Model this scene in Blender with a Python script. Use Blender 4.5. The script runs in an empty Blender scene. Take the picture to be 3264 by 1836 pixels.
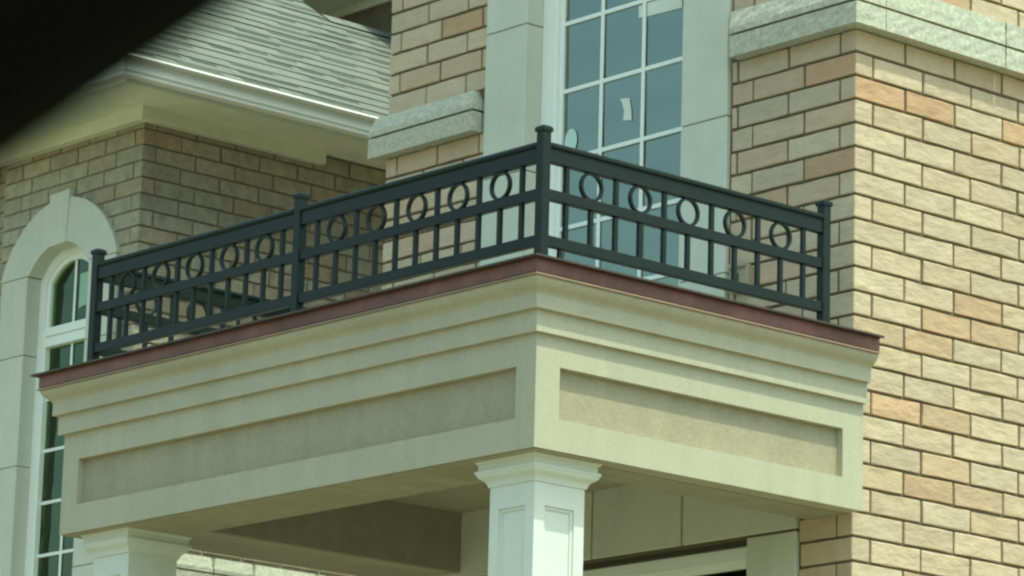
import bpy, bmesh, math, random
from mathutils import Vector, Matrix
random.seed(7)
S = bpy.context.scene
COL = S.collection
R = math.radians

# ------------------------------------------------------------------ camera
cam = bpy.data.cameras.new('camera')
camo = bpy.data.objects.new('camera', cam)
COL.objects.link(camo)
cam.sensor_width = 36.0
cam.lens = 136.29
cam.clip_start = 0.02
cam.clip_end = 2000
M = Matrix(((0.662181, 0.154518, 0.733239), (0.748836, -0.172471, -0.639921), (0.027583, 0.97282, -0.229916)))
camo.matrix_world = Matrix.Translation((9.3396, -9.7710, 1.6)) @ M.to_4x4()
cam.dof.use_dof = True
cam.dof.focus_distance = 14.5
cam.dof.aperture_fstop = 33
S.camera = camo
# ------------------------------------------------------------------ sky, sun, exposure
EL, AZ = 67.3, 2.5
w = bpy.data.worlds.new('World'); S.world = w; w.use_nodes = True
nt = w.node_tree
sky = nt.nodes.new('ShaderNodeTexSky'); sky.sky_type = 'NISHITA'; sky.sun_disc = False
sky.sun_elevation = R(EL); sky.sun_rotation = R(90 - AZ); sky.air_density = 1.3; sky.dust_density = 3.0; sky.ozone_density = 1.0
bg = nt.nodes['Background']; bg.inputs[1].default_value = 0.15
nt.links.new(sky.outputs[0], bg.inputs[0])
sl = bpy.data.lights.new('sun', 'SUN'); sl.energy = 2.15; sl.angle = R(0.5); sl.color = (1.0, 0.955, 0.86)
so = bpy.data.objects.new('sun', sl); COL.objects.link(so)
d = Vector((math.cos(R(EL)) * math.cos(R(AZ)), math.cos(R(EL)) * math.sin(R(AZ)), math.sin(R(EL))))
so.rotation_euler = d.to_track_quat('Z', 'Y').to_euler(); so.location = (20, 0, 40)
vs = S.view_settings
S.display_settings.display_device = 'sRGB'
vs.view_transform = 'Standard'; vs.look = 'None'; vs.exposure = 0.88; vs.gamma = 1.0; vs.use_curve_mapping = False
vs.use_white_balance = True
vs.white_balance_temperature = 6700
vs.white_balance_tint = -21
S.cycles.filter_width = 2.3
S.cycles.max_bounces = 8
S.cycles.diffuse_bounces = 5

# ------------------------------------------------------------------ materials
def mat(name, base, rough=0.8, noise=None, bump=None, tone=None, rnd=0.0, metallic=0.0, spec=0.5, coords='Object', wave=None, ior=None):
    """procedural material. noise=(scale, amount), bump=(scale, strength, distance), tone=second colour picked by the 'tone' property"""
    m = bpy.data.materials.new(name); m.use_nodes = True
    t = m.node_tree; N = t.nodes; L = t.links
    p = N['Principled BSDF']; p.inputs['Roughness'].default_value = rough; p.inputs['Metallic'].default_value = metallic
    p.inputs['Specular IOR Level'].default_value = spec
    if ior: p.inputs['IOR'].default_value = ior
    tc = N.new('ShaderNodeTexCoord'); oi = N.new('ShaderNodeObjectInfo')
    add = N.new('ShaderNodeVectorMath'); add.operation = 'ADD'
    mul = N.new('ShaderNodeVectorMath'); mul.operation = 'SCALE'
    comb = N.new('ShaderNodeCombineXYZ')
    for i in range(3): L.new(oi.outputs['Random'], comb.inputs[i])
    L.new(comb.outputs[0], mul.inputs[0]); mul.inputs['Scale'].default_value = 37.0
    L.new(tc.outputs[coords], add.inputs[0]); L.new(mul.outputs[0], add.inputs[1])
    vec = add.outputs[0]
    c = N.new('ShaderNodeRGB'); c.outputs[0].default_value = (*base, 1); col = c.outputs[0]
    if tone:
        at = N.new('ShaderNodeAttribute'); at.attribute_type = 'OBJECT'; at.attribute_name = 'tone'
        mx = N.new('ShaderNodeMix'); mx.data_type = 'RGBA'
        L.new(at.outputs['Fac'], mx.inputs[0]); L.new(col, mx.inputs[6]); mx.inputs[7].default_value = (*tone, 1)
        col = mx.outputs[2]
    if rnd:
        mr = N.new('ShaderNodeMapRange'); mr.inputs[3].default_value = 1 - rnd; mr.inputs[4].default_value = 1 + rnd
        L.new(oi.outputs['Random'], mr.inputs[0])
        vm = N.new('ShaderNodeVectorMath'); vm.operation = 'SCALE'; L.new(col, vm.inputs[0]); L.new(mr.outputs[0], vm.inputs['Scale'])
        col = vm.outputs[0]
    if noise:
        for sc, am, det in (noise if isinstance(noise, list) else [noise]):
            nz = N.new('ShaderNodeTexNoise'); nz.inputs['Scale'].default_value = sc; nz.inputs['Detail'].default_value = det
            nz.inputs['Roughness'].default_value = 0.65
            L.new(vec, nz.inputs['Vector'])
            mr = N.new('ShaderNodeMapRange'); mr.inputs[1].default_value = 0.3; mr.inputs[2].default_value = 0.7
            mr.inputs[3].default_value = 1 - am; mr.inputs[4].default_value = 1 + am
            L.new(nz.outputs[0], mr.inputs[0])
            vm = N.new('ShaderNodeVectorMath'); vm.operation = 'SCALE'; L.new(col, vm.inputs[0]); L.new(mr.outputs[0], vm.inputs['Scale'])
            col = vm.outputs[0]
    L.new(col, p.inputs['Base Color'])
    if bump:
        prev = None
        for sc, st, ds in (bump if isinstance(bump, list) else [bump]):
            nz = N.new('ShaderNodeTexNoise'); nz.inputs['Scale'].default_value = sc; nz.inputs['Detail'].default_value = 4
            if wave:
                mp = N.new('ShaderNodeMapping'); mp.inputs['Scale'].default_value = wave
                L.new(vec, mp.inputs[0]); L.new(mp.outputs[0], nz.inputs['Vector'])
            else: L.new(vec, nz.inputs['Vector'])
            b = N.new('ShaderNodeBump'); b.inputs['Strength'].default_value = st; b.inputs['Distance'].default_value = ds
            L.new(nz.outputs[0], b.inputs['Height'])
            if prev: L.new(prev.outputs[0], b.inputs['Normal'])
            prev = b
        L.new(prev.outputs[0], p.inputs['Normal'])
    return m

BUFF, ORANGE = (0.52, 0.415, 0.296), (0.50, 0.312, 0.193)
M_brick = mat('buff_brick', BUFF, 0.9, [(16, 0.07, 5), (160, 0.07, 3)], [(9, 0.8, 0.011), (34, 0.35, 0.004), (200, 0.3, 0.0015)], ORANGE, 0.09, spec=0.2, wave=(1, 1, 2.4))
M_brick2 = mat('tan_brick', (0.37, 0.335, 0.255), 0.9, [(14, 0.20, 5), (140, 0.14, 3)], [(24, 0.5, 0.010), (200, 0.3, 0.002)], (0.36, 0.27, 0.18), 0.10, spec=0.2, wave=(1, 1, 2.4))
M_mortar = mat('mortar', (0.15, 0.125, 0.08), 0.95, [(40, 0.15, 4)], (180, 0.5, 0.003), spec=0.1)
M_mortar2 = mat('mortar_old', (0.25, 0.225, 0.17), 0.95, [(40, 0.15, 4)], (180, 0.5, 0.003), spec=0.1)
M_sill = mat('rock_faced_limestone', (0.49, 0.475, 0.395), 0.9, [(28, 0.10, 6), (75, 0.22, 3)], [(45, 0.38, 0.005), (120, 0.5, 0.0025)], rnd=0.04, spec=0.2)
M_stone = mat('smooth_precast_stone', (0.60, 0.61, 0.53), 0.85, [(5, 0.05, 4), (120, 0.04, 3)], (160, 0.12, 0.0015), rnd=0.03, spec=0.25)
M_stucco = mat('cream_stucco_trim', (0.455, 0.42, 0.325), 0.85, [(2.2, 0.06, 5), (90, 0.06, 3)], (220, 0.16, 0.0012), rnd=0.0, spec=0.25)
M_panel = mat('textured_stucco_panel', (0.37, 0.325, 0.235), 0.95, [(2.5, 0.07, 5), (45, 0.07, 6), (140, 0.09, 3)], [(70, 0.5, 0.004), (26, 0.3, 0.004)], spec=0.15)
M_white = mat('white_vinyl', (0.86, 0.87, 0.84), 0.45, [(6, 0.02, 3)], None, spec=0.4)
M_column = mat('white_column_paint', (0.68, 0.70, 0.65), 0.5, [(7, 0.03, 4)], (90, 0.08, 0.001), spec=0.35)
M_alum = mat('off_white_aluminium', (0.66, 0.66, 0.58), 0.4, [(5, 0.05, 4)], (6, 0.2, 0.01), spec=0.5)
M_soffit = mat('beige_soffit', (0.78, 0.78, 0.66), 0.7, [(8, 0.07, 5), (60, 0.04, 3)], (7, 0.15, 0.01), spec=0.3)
M_rail = mat('black_railing_paint', (0.006, 0.0115, 0.0095), 0.48, [(9, 0.25, 4)], (120, 0.15, 0.0008), spec=0.33)
M_copper = mat('brown_copper_flashing', (0.165, 0.058, 0.045), 0.42, [(4, 0.35, 5), (50, 0.15, 4)], (9, 0.3, 0.008), spec=0.5, metallic=0.15)
M_hem = mat('sunlit_copper_hem', (0.33, 0.22, 0.155), 0.4, [(14, 0.1, 4)], None, metallic=0.2)  # copper lightened to stand for the sun on the hem
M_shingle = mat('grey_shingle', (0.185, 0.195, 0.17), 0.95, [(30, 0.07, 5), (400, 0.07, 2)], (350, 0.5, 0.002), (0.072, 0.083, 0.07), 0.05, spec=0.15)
M_under = mat('roof_underlay', (0.16, 0.165, 0.14), 0.95, (60, 0.1, 3))
M_ground = mat('graded_soil_and_gravel', (0.215, 0.195, 0.13), 1.0, [(0.6, 0.2, 6), (12, 0.2, 6)], (20, 0.6, 0.03), spec=0.1)
M_room = mat('painted_room_wall', (0.55, 0.62, 0.54), 0.9, (3, 0.05, 2))
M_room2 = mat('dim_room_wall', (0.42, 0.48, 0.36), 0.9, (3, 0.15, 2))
M_paper = mat('white_paper', (0.72, 0.74, 0.68), 0.8, (9, 0.04, 3))
M_stick = mat('pale_blue_sticker', (0.56, 0.70, 0.64), 0.5, (9, 0.04, 3))
M_dark = mat('dark_rubber', (0.005, 0.0045, 0.004), 0.9, (6, 0.25, 4), spec=0.05)
M_deck = mat('grey_deck_membrane', (0.22, 0.23, 0.21), 0.9, [(12, .1, 4)])
M_shadowgap = mat('shadow_gap_and_socket', (0.06, 0.055, 0.04), 0.9, (60, 0.1, 3))
M_floor = mat('room_floor', (0.25, 0.22, 0.16), 0.8, (3, 0.1, 3))

def glass_mat(name, tint, refl, gc=(0.90, 0.96, 0.82)):
    m = bpy.data.materials.new(name); m.use_nodes = True
    N, L = m.node_tree.nodes, m.node_tree.links
    for n in list(N): N.remove(n)
    o = N.new('ShaderNodeOutputMaterial'); mx = N.new('ShaderNodeMixShader'); tr = N.new('ShaderNodeBsdfTransparent'); gl = N.new('ShaderNodeBsdfGlossy')
    tr.inputs[0].default_value = (*tint, 1); gl.inputs['Roughness'].default_value = 0.02; gl.inputs['Color'].default_value = (*gc, 1)
    fr = N.new('ShaderNodeFresnel'); fr.inputs[0].default_value = refl
    nz = N.new('ShaderNodeTexNoise'); nz.inputs['Scale'].default_value = 2.3
    tc = N.new('ShaderNodeTexCoord'); L.new(tc.outputs['Object'], nz.inputs[0])
    b = N.new('ShaderNodeBump'); b.inputs['Strength'].default_value = 0.3; b.inputs['Distance'].default_value = 0.03
    L.new(nz.outputs[0], b.inputs['Height']); L.new(b.outputs[0], gl.inputs['Normal'])
    L.new(fr.outputs[0], mx.inputs[0]); L.new(tr.outputs[0], mx.inputs[1]); L.new(gl.outputs[0], mx.inputs[2]); L.new(mx.outputs[0], o.inputs[0])
    return m
M_glass = glass_mat('window_glass', (0.86, 0.94, 0.86), 3.1)
M_glass2 = glass_mat('arched_window_glass', (0.80, 0.90, 0.78), 1.75, (0.78, 0.94, 0.66))

# ------------------------------------------------------------------ helpers
def root(name, loc=(0, 0, 0), label=None, cat=None, group=None):
    o = bpy.data.objects.new(name, None); COL.objects.link(o); o.location = loc; o.empty_display_size = 0.2
    if label: o['label'] = label
    if cat: o['category'] = cat
    if group: o['group'] = group
    return o
def link(name, me, m, parent=None, loc=(0, 0, 0), tone=None, stuff=False):
    """links a mesh whose vertices are in world space (minus loc)"""
    if m and not me.materials: me.materials.append(m)
    o = bpy.data.objects.new(name, me); COL.objects.link(o)
    o.location = loc
    if parent:
        o.parent = parent
        pl = Vector((0, 0, 0)); q = parent
        while q: pl += q.location; q = q.parent
        o.location = Vector(loc) - pl
    if tone is not None: o['tone'] = tone
    if stuff: o['kind'] = 'stuff'
    return o
class MB:
    def __init__(s): s.v = []; s.f = []
    def box(s, x0, x1, y0, y1, z0, z1):
        n = len(s.v)
        s.v += [(x0, y0, z0), (x1, y0, z0), (x1, y1, z0), (x0, y1, z0), (x0, y0, z1), (x1, y0, z1), (x1, y1, z1), (x0, y1, z1)]
        s.f += [tuple(n + i for i in q) for q in ((0, 3, 2, 1), (4, 5, 6, 7), (0, 1, 5, 4), (1, 2, 6, 5), (2, 3, 7, 6), (3, 0, 4, 7))]
        return s
    def prism(s, pts, axis, a, b):
        """polygon pts (2D, in the two other axes) extruded along axis from a to b"""
        n = len(s.v); k = len(pts)
        def P(p, t):
            return {'x': (t, p[0], p[1]), 'y': (p[0], t, p[1]), 'z': (p[0], p[1], t)}[axis]
        s.v += [P(p, a) for p in pts] + [P(p, b) for p in pts]
        s.f.append(tuple(n + i for i in range(k))); s.f.append(tuple(n + k + i for i in reversed(range(k))))
        for i in range(k):
            j = (i + 1) % k; s.f.append((n + j, n + i, n + k + i, n + k + j))
        return s
    def grid(s, rows, closed_cols=False, closed_rows=False):
        n = len(s.v); r = len(rows); c = len(rows[0])
        for row in rows: s.v += row
        for i in range(r - (0 if closed_rows else 1)):
            for j in range(c - (0 if closed_cols else 1)):
                a = n + i * c + j; b = n + i * c + (j + 1) % c; i2 = (i + 1) % r
                s.f.append((a, b, n + i2 * c + (j + 1) % c, n + i2 * c + j))
        return s
    def mesh(s, name='m', bevel=0.0, seg=1, smooth=False, center=None):
        me = bpy.data.meshes.new(name)
        v = s.v if center is None else [(p[0] - center[0], p[1] - center[1], p[2] - center[2]) for p in s.v]
        me.from_pydata(v, [], s.f); me.update()
        bm = bmesh.new(); bm.from_mesh(me)
        bmesh.ops.recalc_face_normals(bm, faces=bm.faces)
        if bevel: bmesh.ops.bevel(bm, geom=list(bm.edges), offset=bevel, segments=seg, affect='EDGES', profile=0.6, clamp_overlap=True)
        bm.to_mesh(me); bm.free()
        if smooth:
            for p in me.polygons: p.use_smooth = True
        return me
    def make(s, name, m, parent=None, bevel=0.0, seg=1, smooth=False, center=None, tone=None, stuff=False):
        if center is None:
            xs, ys, zs = zip(*s.v); center = ((min(xs) + max(xs)) / 2, (min(ys) + max(ys)) / 2, (min(zs) + max(zs)) / 2)
        return link(name, s.mesh(name, bevel, seg, smooth, center), m, parent, center, tone, stuff)
_bc = {}
_rb = random.Random(11)
def rough_brick(name, m, parent, x0, x1, y0, y1, z0, z1, tone=None):
    """brick with slightly chipped, wavering arrises; a few variants of each size share their meshes"""
    dx, dy, dz = [round(abs(t), 3) for t in (x1 - x0, y1 - y0, z1 - z0)]
    k = ('b', dx, dy, dz, _rb.randrange(5), m.name)
    if k not in _bc:
        bm = bmesh.new(); bmesh.ops.create_cube(bm, size=1.0)
        for v in bm.verts: v.co = Vector((v.co.x * dx, v.co.y * dy, v.co.z * dz))
        long_ = [e for e in bm.edges if e.calc_length() > .12]
        if long_: bmesh.ops.subdivide_edges(bm, edges=long_, cuts=2, use_grid_fill=True)
        bmesh.ops.bevel(bm, geom=[e for e in bm.edges if len(e.link_faces) == 2 and e.calc_face_angle() > .5], offset=.0026, segments=1, affect='EDGES')
        for v in bm.verts: v.co += Vector((_rb.uniform(-.001, .001), _rb.uniform(-.001, .001), _rb.uniform(-.0018, .0018)))
        me = bpy.data.meshes.new(name); bm.to_mesh(me); bm.free(); me.materials.append(m); _bc[k] = me
    return link(name, _bc[k], None, parent, ((x0 + x1) / 2, (y0 + y1) / 2, (z0 + z1) / 2), tone)
def box(name, m, parent, x0, x1, y0, y1, z0, z1, bevel=0.0, seg=1, tone=None):
    """box whose mesh data is shared between equal sizes"""
    dx, dy, dz = [round(abs(t), 3) for t in (x1 - x0, y1 - y0, z1 - z0)]
    k = (dx, dy, dz, bevel, seg, m.name)
    if k not in _bc:
        _bc[k] = MB().box(-dx / 2, dx / 2, -dy / 2, dy / 2, -dz / 2, dz / 2).mesh(name, bevel, seg)
        _bc[k].materials.append(m)
    return link(name, _bc[k], None, parent, ((x0 + x1) / 2, (y0 + y1) / 2, (z0 + z1) / 2), tone)

PIT = 0.0889
J = 0.0105
# ------------------------------------------------------------------ ground
g = MB().box(-300, 300, -300, 300, -0.5, 0).make('ground', M_ground); g['kind'] = 'structure'

# ================================================================== MAIN BRICK HOUSE
house = root('brick_house', (0, 0, 0), 'buff brick house corner in sunlight with tall white grid window above the porch roof', 'house')
# mortar backing, recessed behind the brick faces
RC = 0.009
mw = MB()
mw.box(-2.669 + RC, -1.98, RC, 0.30, 4.05, 9.0)      # left of window
mw.box(-0.72, -RC, RC, 0.30, 4.05, 9.0)              # right of window
mw.box(-2.669 + RC, -2.10, RC, 0.30, 0, 4.05).box(-0.515, -RC, RC, 0.30, 0, 4.05)
mw.box(-1.98, -0.72, RC, 0.30, 7.3, 9.0)
mw.box(-1.98, -0.72, RC, 0.30, 4.05, 4.62)
mw.box(-0.30, -RC, 0.30, 6.0, 0, 9.0)             # sunlit side wall
mw.box(-2.669 + RC, -2.40, 0.30, 6.0, 0, 9.0)
mw.box(-2.40, -0.30, 5.7, 6.0, 0, 9.0)
mw.make('mortar_wall', M_mortar, house)

def sub(iv, cut):
    out = []
    for a, b in iv:
        if cut[1] <= a or cut[0] >= b: out.append((a, b)); continue
        if cut[0] > a: out.append((a, cut[0]))
        if cut[1] < b: out.append((cut[1], b))
    return out
far = MB()
nb = 0
def tone_pick(rnd=random):
    r = rnd.random()
    return 0.0 if r < 0.70 else (rnd.uniform(0.1, 0.35) if r < 0.88 else rnd.uniform(0.5, 1.0))
OR_B = {(2, 0): .95, (2, 1): .9, (2, 3): .8, (3, 3): .35, (10, 2): .7, (11, 2): .75, (11, 3): .6, (12, 0): .4, (12, 1): .65, (15, 1): .8, (15, 2): .6,
        (17, 2): .5, (18, 0): .35, (18, 1): .7, (18, 2): .5, (22, 1): .6, (-3, 2): .7, (-4, 2): .5, (1, 0): .1, (6, 3): .25, (8, 2): .15, (20, 2): .2, (13, 3): .2, (4, 2): .12}
OR_A = {(1, 0): .85, (5, 0): .8, (6, 2): .55, (3, 0): .25, (3, 1): .1, (9, 1): .3}
OR_L = {(-6, 2): .8, (-4, 1): .2, (0, 1): .2, (2, 1): .3}
def cz(c): return 5.699 - c * PIT + J / 2, 5.699 - (c - 1) * PIT - J / 2     # course c: bottom, top
def brick(x0, x1, y0, y1, c, tone, near):
    global nb
    z0, z1 = cz(c)
    if x1 - x0 < 0.008 or y1 - y0 < 0.008: return
    if near:
        jx = random.uniform(-.0012, .0012)
        # faces sit slightly proud or back of each other
        o = rough_brick('brick', M_brick, house, x0, x1, y0, y1, z0, z1, tone=tone)
        o.location.x += jx; o.location.y += jx; o.rotation_euler.z = random.uniform(-.003, .003); o.rotation_euler.y = random.uniform(-.002, .002)
        nb += 1
    else: far.box(x0, x1, y0, y1, z0, z1)
for c in range(-22, 64):
    zt = 5.699 - (c - 1) * PIT
    zb = zt - PIT
    if zb < 0.05: continue
    if 5.78 < (zt + zb) / 2 < 5.97: continue                       # stone band
    even = c % 2 == 0
    zm = (zt + zb) / 2
    # ---- sunlit side face (X = 0), corner brick first
    if even: ys = [0.0, 0.2640]
    else: ys = [0.0, 0.0940]
    while ys[-1] < 5.9: ys.append(ys[-1] + 0.264 + random.uniform(-.003, .003))
    for i in range(len(ys) - 1):
        y0, y1 = ys[i], ys[i + 1]
        if i: y0 += J / 2
        y1 -= J / 2
        x0 = -0.085
        if i == 0: x0 = -0.080 + J / 2 if even else -0.2590 + J / 2
        near = 3.55 < zm < 6.35 and y0 < 1.0
        t = OR_B.get((c, i), None)
        if i == 0 and not even and (c, 0) in OR_A: t = OR_A[(c, 0)]
        if t is None: t = random.choice([0, 0, 0, .06, .12, .2]) if (near and y0 < .9 and random.random() < .93) else tone_pick()
        if near and y0 > .9: t = max(t, 0)
        if i == 0 and near:
            z0c, z1c = cz(c)
            tb = OR_B.get((c, 0), 0.0) if even else OR_B.get((c, 0), 0.0)
            ta = OR_A.get((c, 0), 0.0)
            if even: ta = 0.0
            MB().prism([(0, 0), (0, y1), (-.04, y1), (-.04, .04)], 'z', z0c, z1c).make('brick', M_brick, house, bevel=.0025, tone=tb)
            MB().prism([(0, 0), (-.04, .04), (x0, .04), (x0, 0)], 'z', z0c, z1c).make('brick', M_brick, house, bevel=.0025, tone=ta)
            nb += 2
            continue
        brick(x0, 0.0, y0, y1, c, min(t, .35) if (t and (c, i) not in OR_B and (c, 0) not in OR_A) else t, near)
    # ---- shaded front, right of the window
    lim = -0.634 if zm > 4.4 else -0.262
    js = [-0.080, -0.343, -0.607, -0.871] if even else [-0.259, -0.526, -0.790]
    for i in range(len(js) - 1):
        x1, x0 = js[i] - J / 2, js[i + 1] + J / 2
        x0 = max(x0, lim)
        if x1 - x0 < .01: continue
        t = OR_A.get((c, i + 1), 0.0 if random.random() < .8 else random.uniform(.1, .35))
        brick(x0, x1, 0.0, 0.085, c, t, 3.75 < zm < 6.1)
    # ---- shaded front, left of the window
    lim = -2.047 if zm > 4.4 else -2.352
    js = [-2.669, -2.599, -2.342, -2.084, -1.82] if even else [-2.669, -2.428, -2.177, -1.92]
    for i in range(len(js) - 1):
        x0, x1 = js[i] + (J / 2 if i else 0), js[i + 1] - J / 2
        x1 = min(x1, lim)
        if x1 - x0 < .01: continue
        t = OR_L.get((c, i), 0.0 if random.random() < .75 else random.uniform(.1, .4))
        yb = 0.085 if i else (0.254 if even else 0.085)
        brick(x0, x1, 0.0, yb, c, t, (4.55 < zm < 6.55) or (3.9 < zm < 4.25))
far.make('brickwork', M_brick, house, tone=0.0, stuff=True)

# rock faced stone band, two courses, wrapping the corner
def band_stone(x0, x1, y0, y1, z0, z1, wash=0.0, parent=house, mt=None):
    mb = MB().box(x0, x1, y0, y1, z0, z1)
    me = mb.mesh('stone', 0.004, 1, center=((x0 + x1) / 2, (y0 + y1) / 2, (z0 + z1) / 2))
    return link('band_stone', me, mt or M_sill, parent, ((x0 + x1) / 2, (y0 + y1) / 2, (z0 + z1) / 2))
def rough_block(name, x0, x1, y0, y1, z0, z1, parent, m, seed, amp=0.0018, wash=0.0, faces='fx'):
    """rock faced block: front (-Y) and side (+X) faces subdivided and chipped"""
    rnd = random.Random(seed)
    bm = bmesh.new()
    nx = max(1, int((x1 - x0) / .035)); ny = max(1, int((y1 - y0) / .035)); nz = 4
    def lerp(a, b, t): return a + (b - a) * t
    V = {}
    def vert(i, j, k):
        if (i, j, k) in V: return V[i, j, k]
        x, y, z = lerp(x0, x1, i / nx), lerp(y0, y1, j / ny), lerp(z0, z1, k / nz)
        if wash and k >= 2:
            if j == 0: y += wash * (k - 1) / (nz - 1)
            if i == nx and 'x' in faces: x -= wash * (k - 1) / (nz - 1)
        e = amp * (0.4 if k in (0, nz) else 1.0)
        if j == 0: y += rnd.uniform(-e, e)
        if i == nx and 'x' in faces: x += rnd.uniform(-e, e)
        V[i, j, k] = bm.verts.new((x - (x0 + x1) / 2, y - (y0 + y1) / 2, z - (z0 + z1) / 2)); return V[i, j, k]
    for i in range(nx):
        for k in range(nz):
            bm.faces.new((vert(i, 0, k), vert(i + 1, 0, k), vert(i + 1, 0, k + 1), vert(i, 0, k + 1)))
            bm.faces.new((vert(i, ny, k), vert(i, ny, k + 1), vert(i + 1, ny, k + 1), vert(i + 1, ny, k)))
        for j in range(ny):
            bm.faces.new((vert(i, j, 0), vert(i, j + 1, 0), vert(i + 1, j + 1, 0), vert(i + 1, j, 0)))
            bm.faces.new((vert(i, j, nz), vert(i + 1, j, nz), vert(i + 1, j + 1, nz), vert(i, j + 1, nz)))
    for j in range(ny):
        for k in range(nz):
            bm.faces.new((vert(nx, j, k), vert(nx, j + 1, k), vert(nx, j + 1, k + 1), vert(nx, j, k + 1)))
            bm.faces.new((vert(0, j, k), vert(0, j, k + 1), vert(0, j + 1, k + 1), vert(0, j + 1, k)))
    bmesh.ops.recalc_face_normals(bm, faces=bm.faces)
    me = bpy.data.meshes.new(name); bm.to_mesh(me); bm.free()
    return link(name, me, m, parent, ((x0 + x1) / 2, (y0 + y1) / 2, (z0 + z1) / 2))
PB = 0.055
B0, B1, B2 = 5.786, 5.872, 5.966
sd = 0
for (z0, z1, ws) in ((B0, B1 - .005, 0), (B1 + .005, B2, 0.034)):
    sd += 10
    rough_block('band_stone', -2.669 - PB, -2.047 - .018, -PB, 0.10, z0, z1, house, M_sill, sd, wash=ws)
    rough_block('band_stone', -0.60, PB, -PB, 0.10, z0, z1, house, M_sill, sd + 1, wash=ws * .35)
    for i, (a, b) in enumerate(((0.102, 0.75), (0.757, 1.40), (1.407, 2.05), (2.057, 2.8), (2.807, 3.6), (3.607, 4.6), (4.607, 5.9))):
        rough_block('band_stone', -0.10, PB, a, b, z0, z1, house, M_sill, sd + 3 + i, wash=0)
MB().box(-0.58, PB - .012, -PB + .012, 5.9, B1 - .005, B1 + .005).make('band_joint', M_mortar, house)
MB().box(-2.70, -2.11, -PB + .012, .1, B1 - .005, B1 + .005).make('band_joint', M_mortar, house)

# smooth stone window surround
for (xa, xb, js) in ((-2.043, -1.795, (4.60, 4.975, 5.58, 6.185, 6.79, 7.3)), (-0.897, -0.649, (4.60, 4.975, 5.58, 6.185, 6.79, 7.3))):
    for i in range(len(js) - 1):
        box('surround_stone', M_stone, house, xa, xb, -0.014, 0.20, js[i] + .002, js[i + 1] - .002, 0.003)
    MB().box(xa + .006, xb - .006, -0.006, 0.19, 4.62, 7.3).make('surround_joint', M_mortar, house)

# tall grid window
def window(parent, x0, x1, z0, z1, yf, fw, cols, rows, glass, mw_=0.018, label=None, pane_y=0.03):
    wn = root('window', ((x0 + x1) / 2, yf, z0)); wn.parent = parent
    pl = Vector(parent.location); wn.location = Vector(((x0 + x1) / 2, yf, z0)) - pl
    if label: wn['label'] = label
    for (a, b, c, d_) in ((x0, x0 + fw, z0, z1), (x1 - fw, x1, z0, z1), (x0 + fw, x1 - fw, z0, z0 + fw), (x0 + fw, x1 - fw, z1 - fw, z1)):
        mb = MB().box(a, b, yf, yf + .08, c, d_)
        mb.make('frame', M_white, wn, bevel=.004)
    # inner stop, stepped back
    e = fw; s = .022
    for (a, b, c, d_) in ((x0 + e, x0 + e + s, z0 + e, z1 - e), (x1 - e - s, x1 - e, z0 + e, z1 - e), (x0 + e + s, x1 - e - s, z0 + e, z0 + e + s), (x0 + e + s, x1 - e - s, z1 - e - s, z1 - e)):
        MB().box(a, b, yf + .018, yf + .06, c, d_).make('glazing_stop', M_white, wn, bevel=.003)
    gx0, gx1, gz0, gz1 = x0 + e + s, x1 - e - s, z0 + e + s, z1 - e - s
    for x in cols: box('muntin', M_white, wn, x - mw_ / 2, x + mw_ / 2, yf + pane_y - .008, yf + pane_y, gz0, gz1, .002)
    for z in rows:
        if not gz0 < z < gz1: continue
        xs = [gx0] + [t for t in cols] + [gx1]
        for i in range(len(xs) - 1):
            box('muntin', M_white, wn, xs[i] + (mw_ / 2 if i else 0), xs[i + 1] - (mw_ / 2 if i < len(xs) - 2 else 0), yf + pane_y - .0075, yf + pane_y - .0005, z - mw_ / 2, z + mw_ / 2, .002)
    xs = [gx0] + list(cols) + [gx1]; zs = [gz0] + [t for t in sorted(rows) if gz0 < t < gz1] + [gz1]
    for i in range(len(xs) - 1):
        for k in range(len(zs) - 1):
            pn = box('pane', glass, wn, xs[i], xs[i + 1], yf + pane_y + .001, yf + pane_y + .005, zs[k], zs[k + 1])
            pn.rotation_euler = (random.uniform(-.012, .012), 0, random.uniform(-.006, .006))
    return wn
window(house, -1.795, -0.897, 4.60, 7.25, 0.07, 0.085, (-1.466, -1.227), [6.18 + .281 * k for k in (3, 2, 1, 0, -1, -2, -3, -4, -5)], M_glass, label='tall upper window with white grid bars, papers stuck on its glass')
# room behind the window
MB().box(-2.36, -0.34, 1.6, 1.62, 4.3, 7.6).box(-2.38, -2.36, 0.31, 1.62, 4.3, 7.6).box(-0.34, -0.32, 0.31, 1.62, 4.3, 7.6).box(-2.38, -0.32, 0.31, 1.62, 7.6, 7.62).make('room_walls', M_room, house)
MB().box(-2.38, -0.32, 0.2, 1.62, 4.28, 4.30).make('room_floor', M_floor, house)
MB().box(-1.80, -1.707, 0.151, 0.29, 4.7, 7.2).make('window_jamb', M_white, house)
MB().box(-1.70, -1.605, 0.118, 0.122, 4.68, 7.15).make('pale_return_strip', mat('pale_return', (0.62, 0.72, 0.60), .9, (4, .08, 3), (6, .5, .01)), house)  # pale sheet added to brighten the strip where the wall return shows
# flashing strip where the deck meets the wall
MB().box(-2.60, -0.004, -0.022, -0.016, 4.615, 4.655).make('wall_flashing', M_alum, house)
MB().box(-0.085, 0.0, -0.040, -0.0225, 4.640, 4.648).make('flashing_lip', M_white, house)

# roof of the main block (out of the frame, gives the right shade)
rf = MB().prism([(-0.7, 9.0), (6.7, 9.0), (3.0, 10.6)], 'x', -3.2, 0.5)
rf.make('roof', M_shingle, house, tone=0.0)

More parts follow.
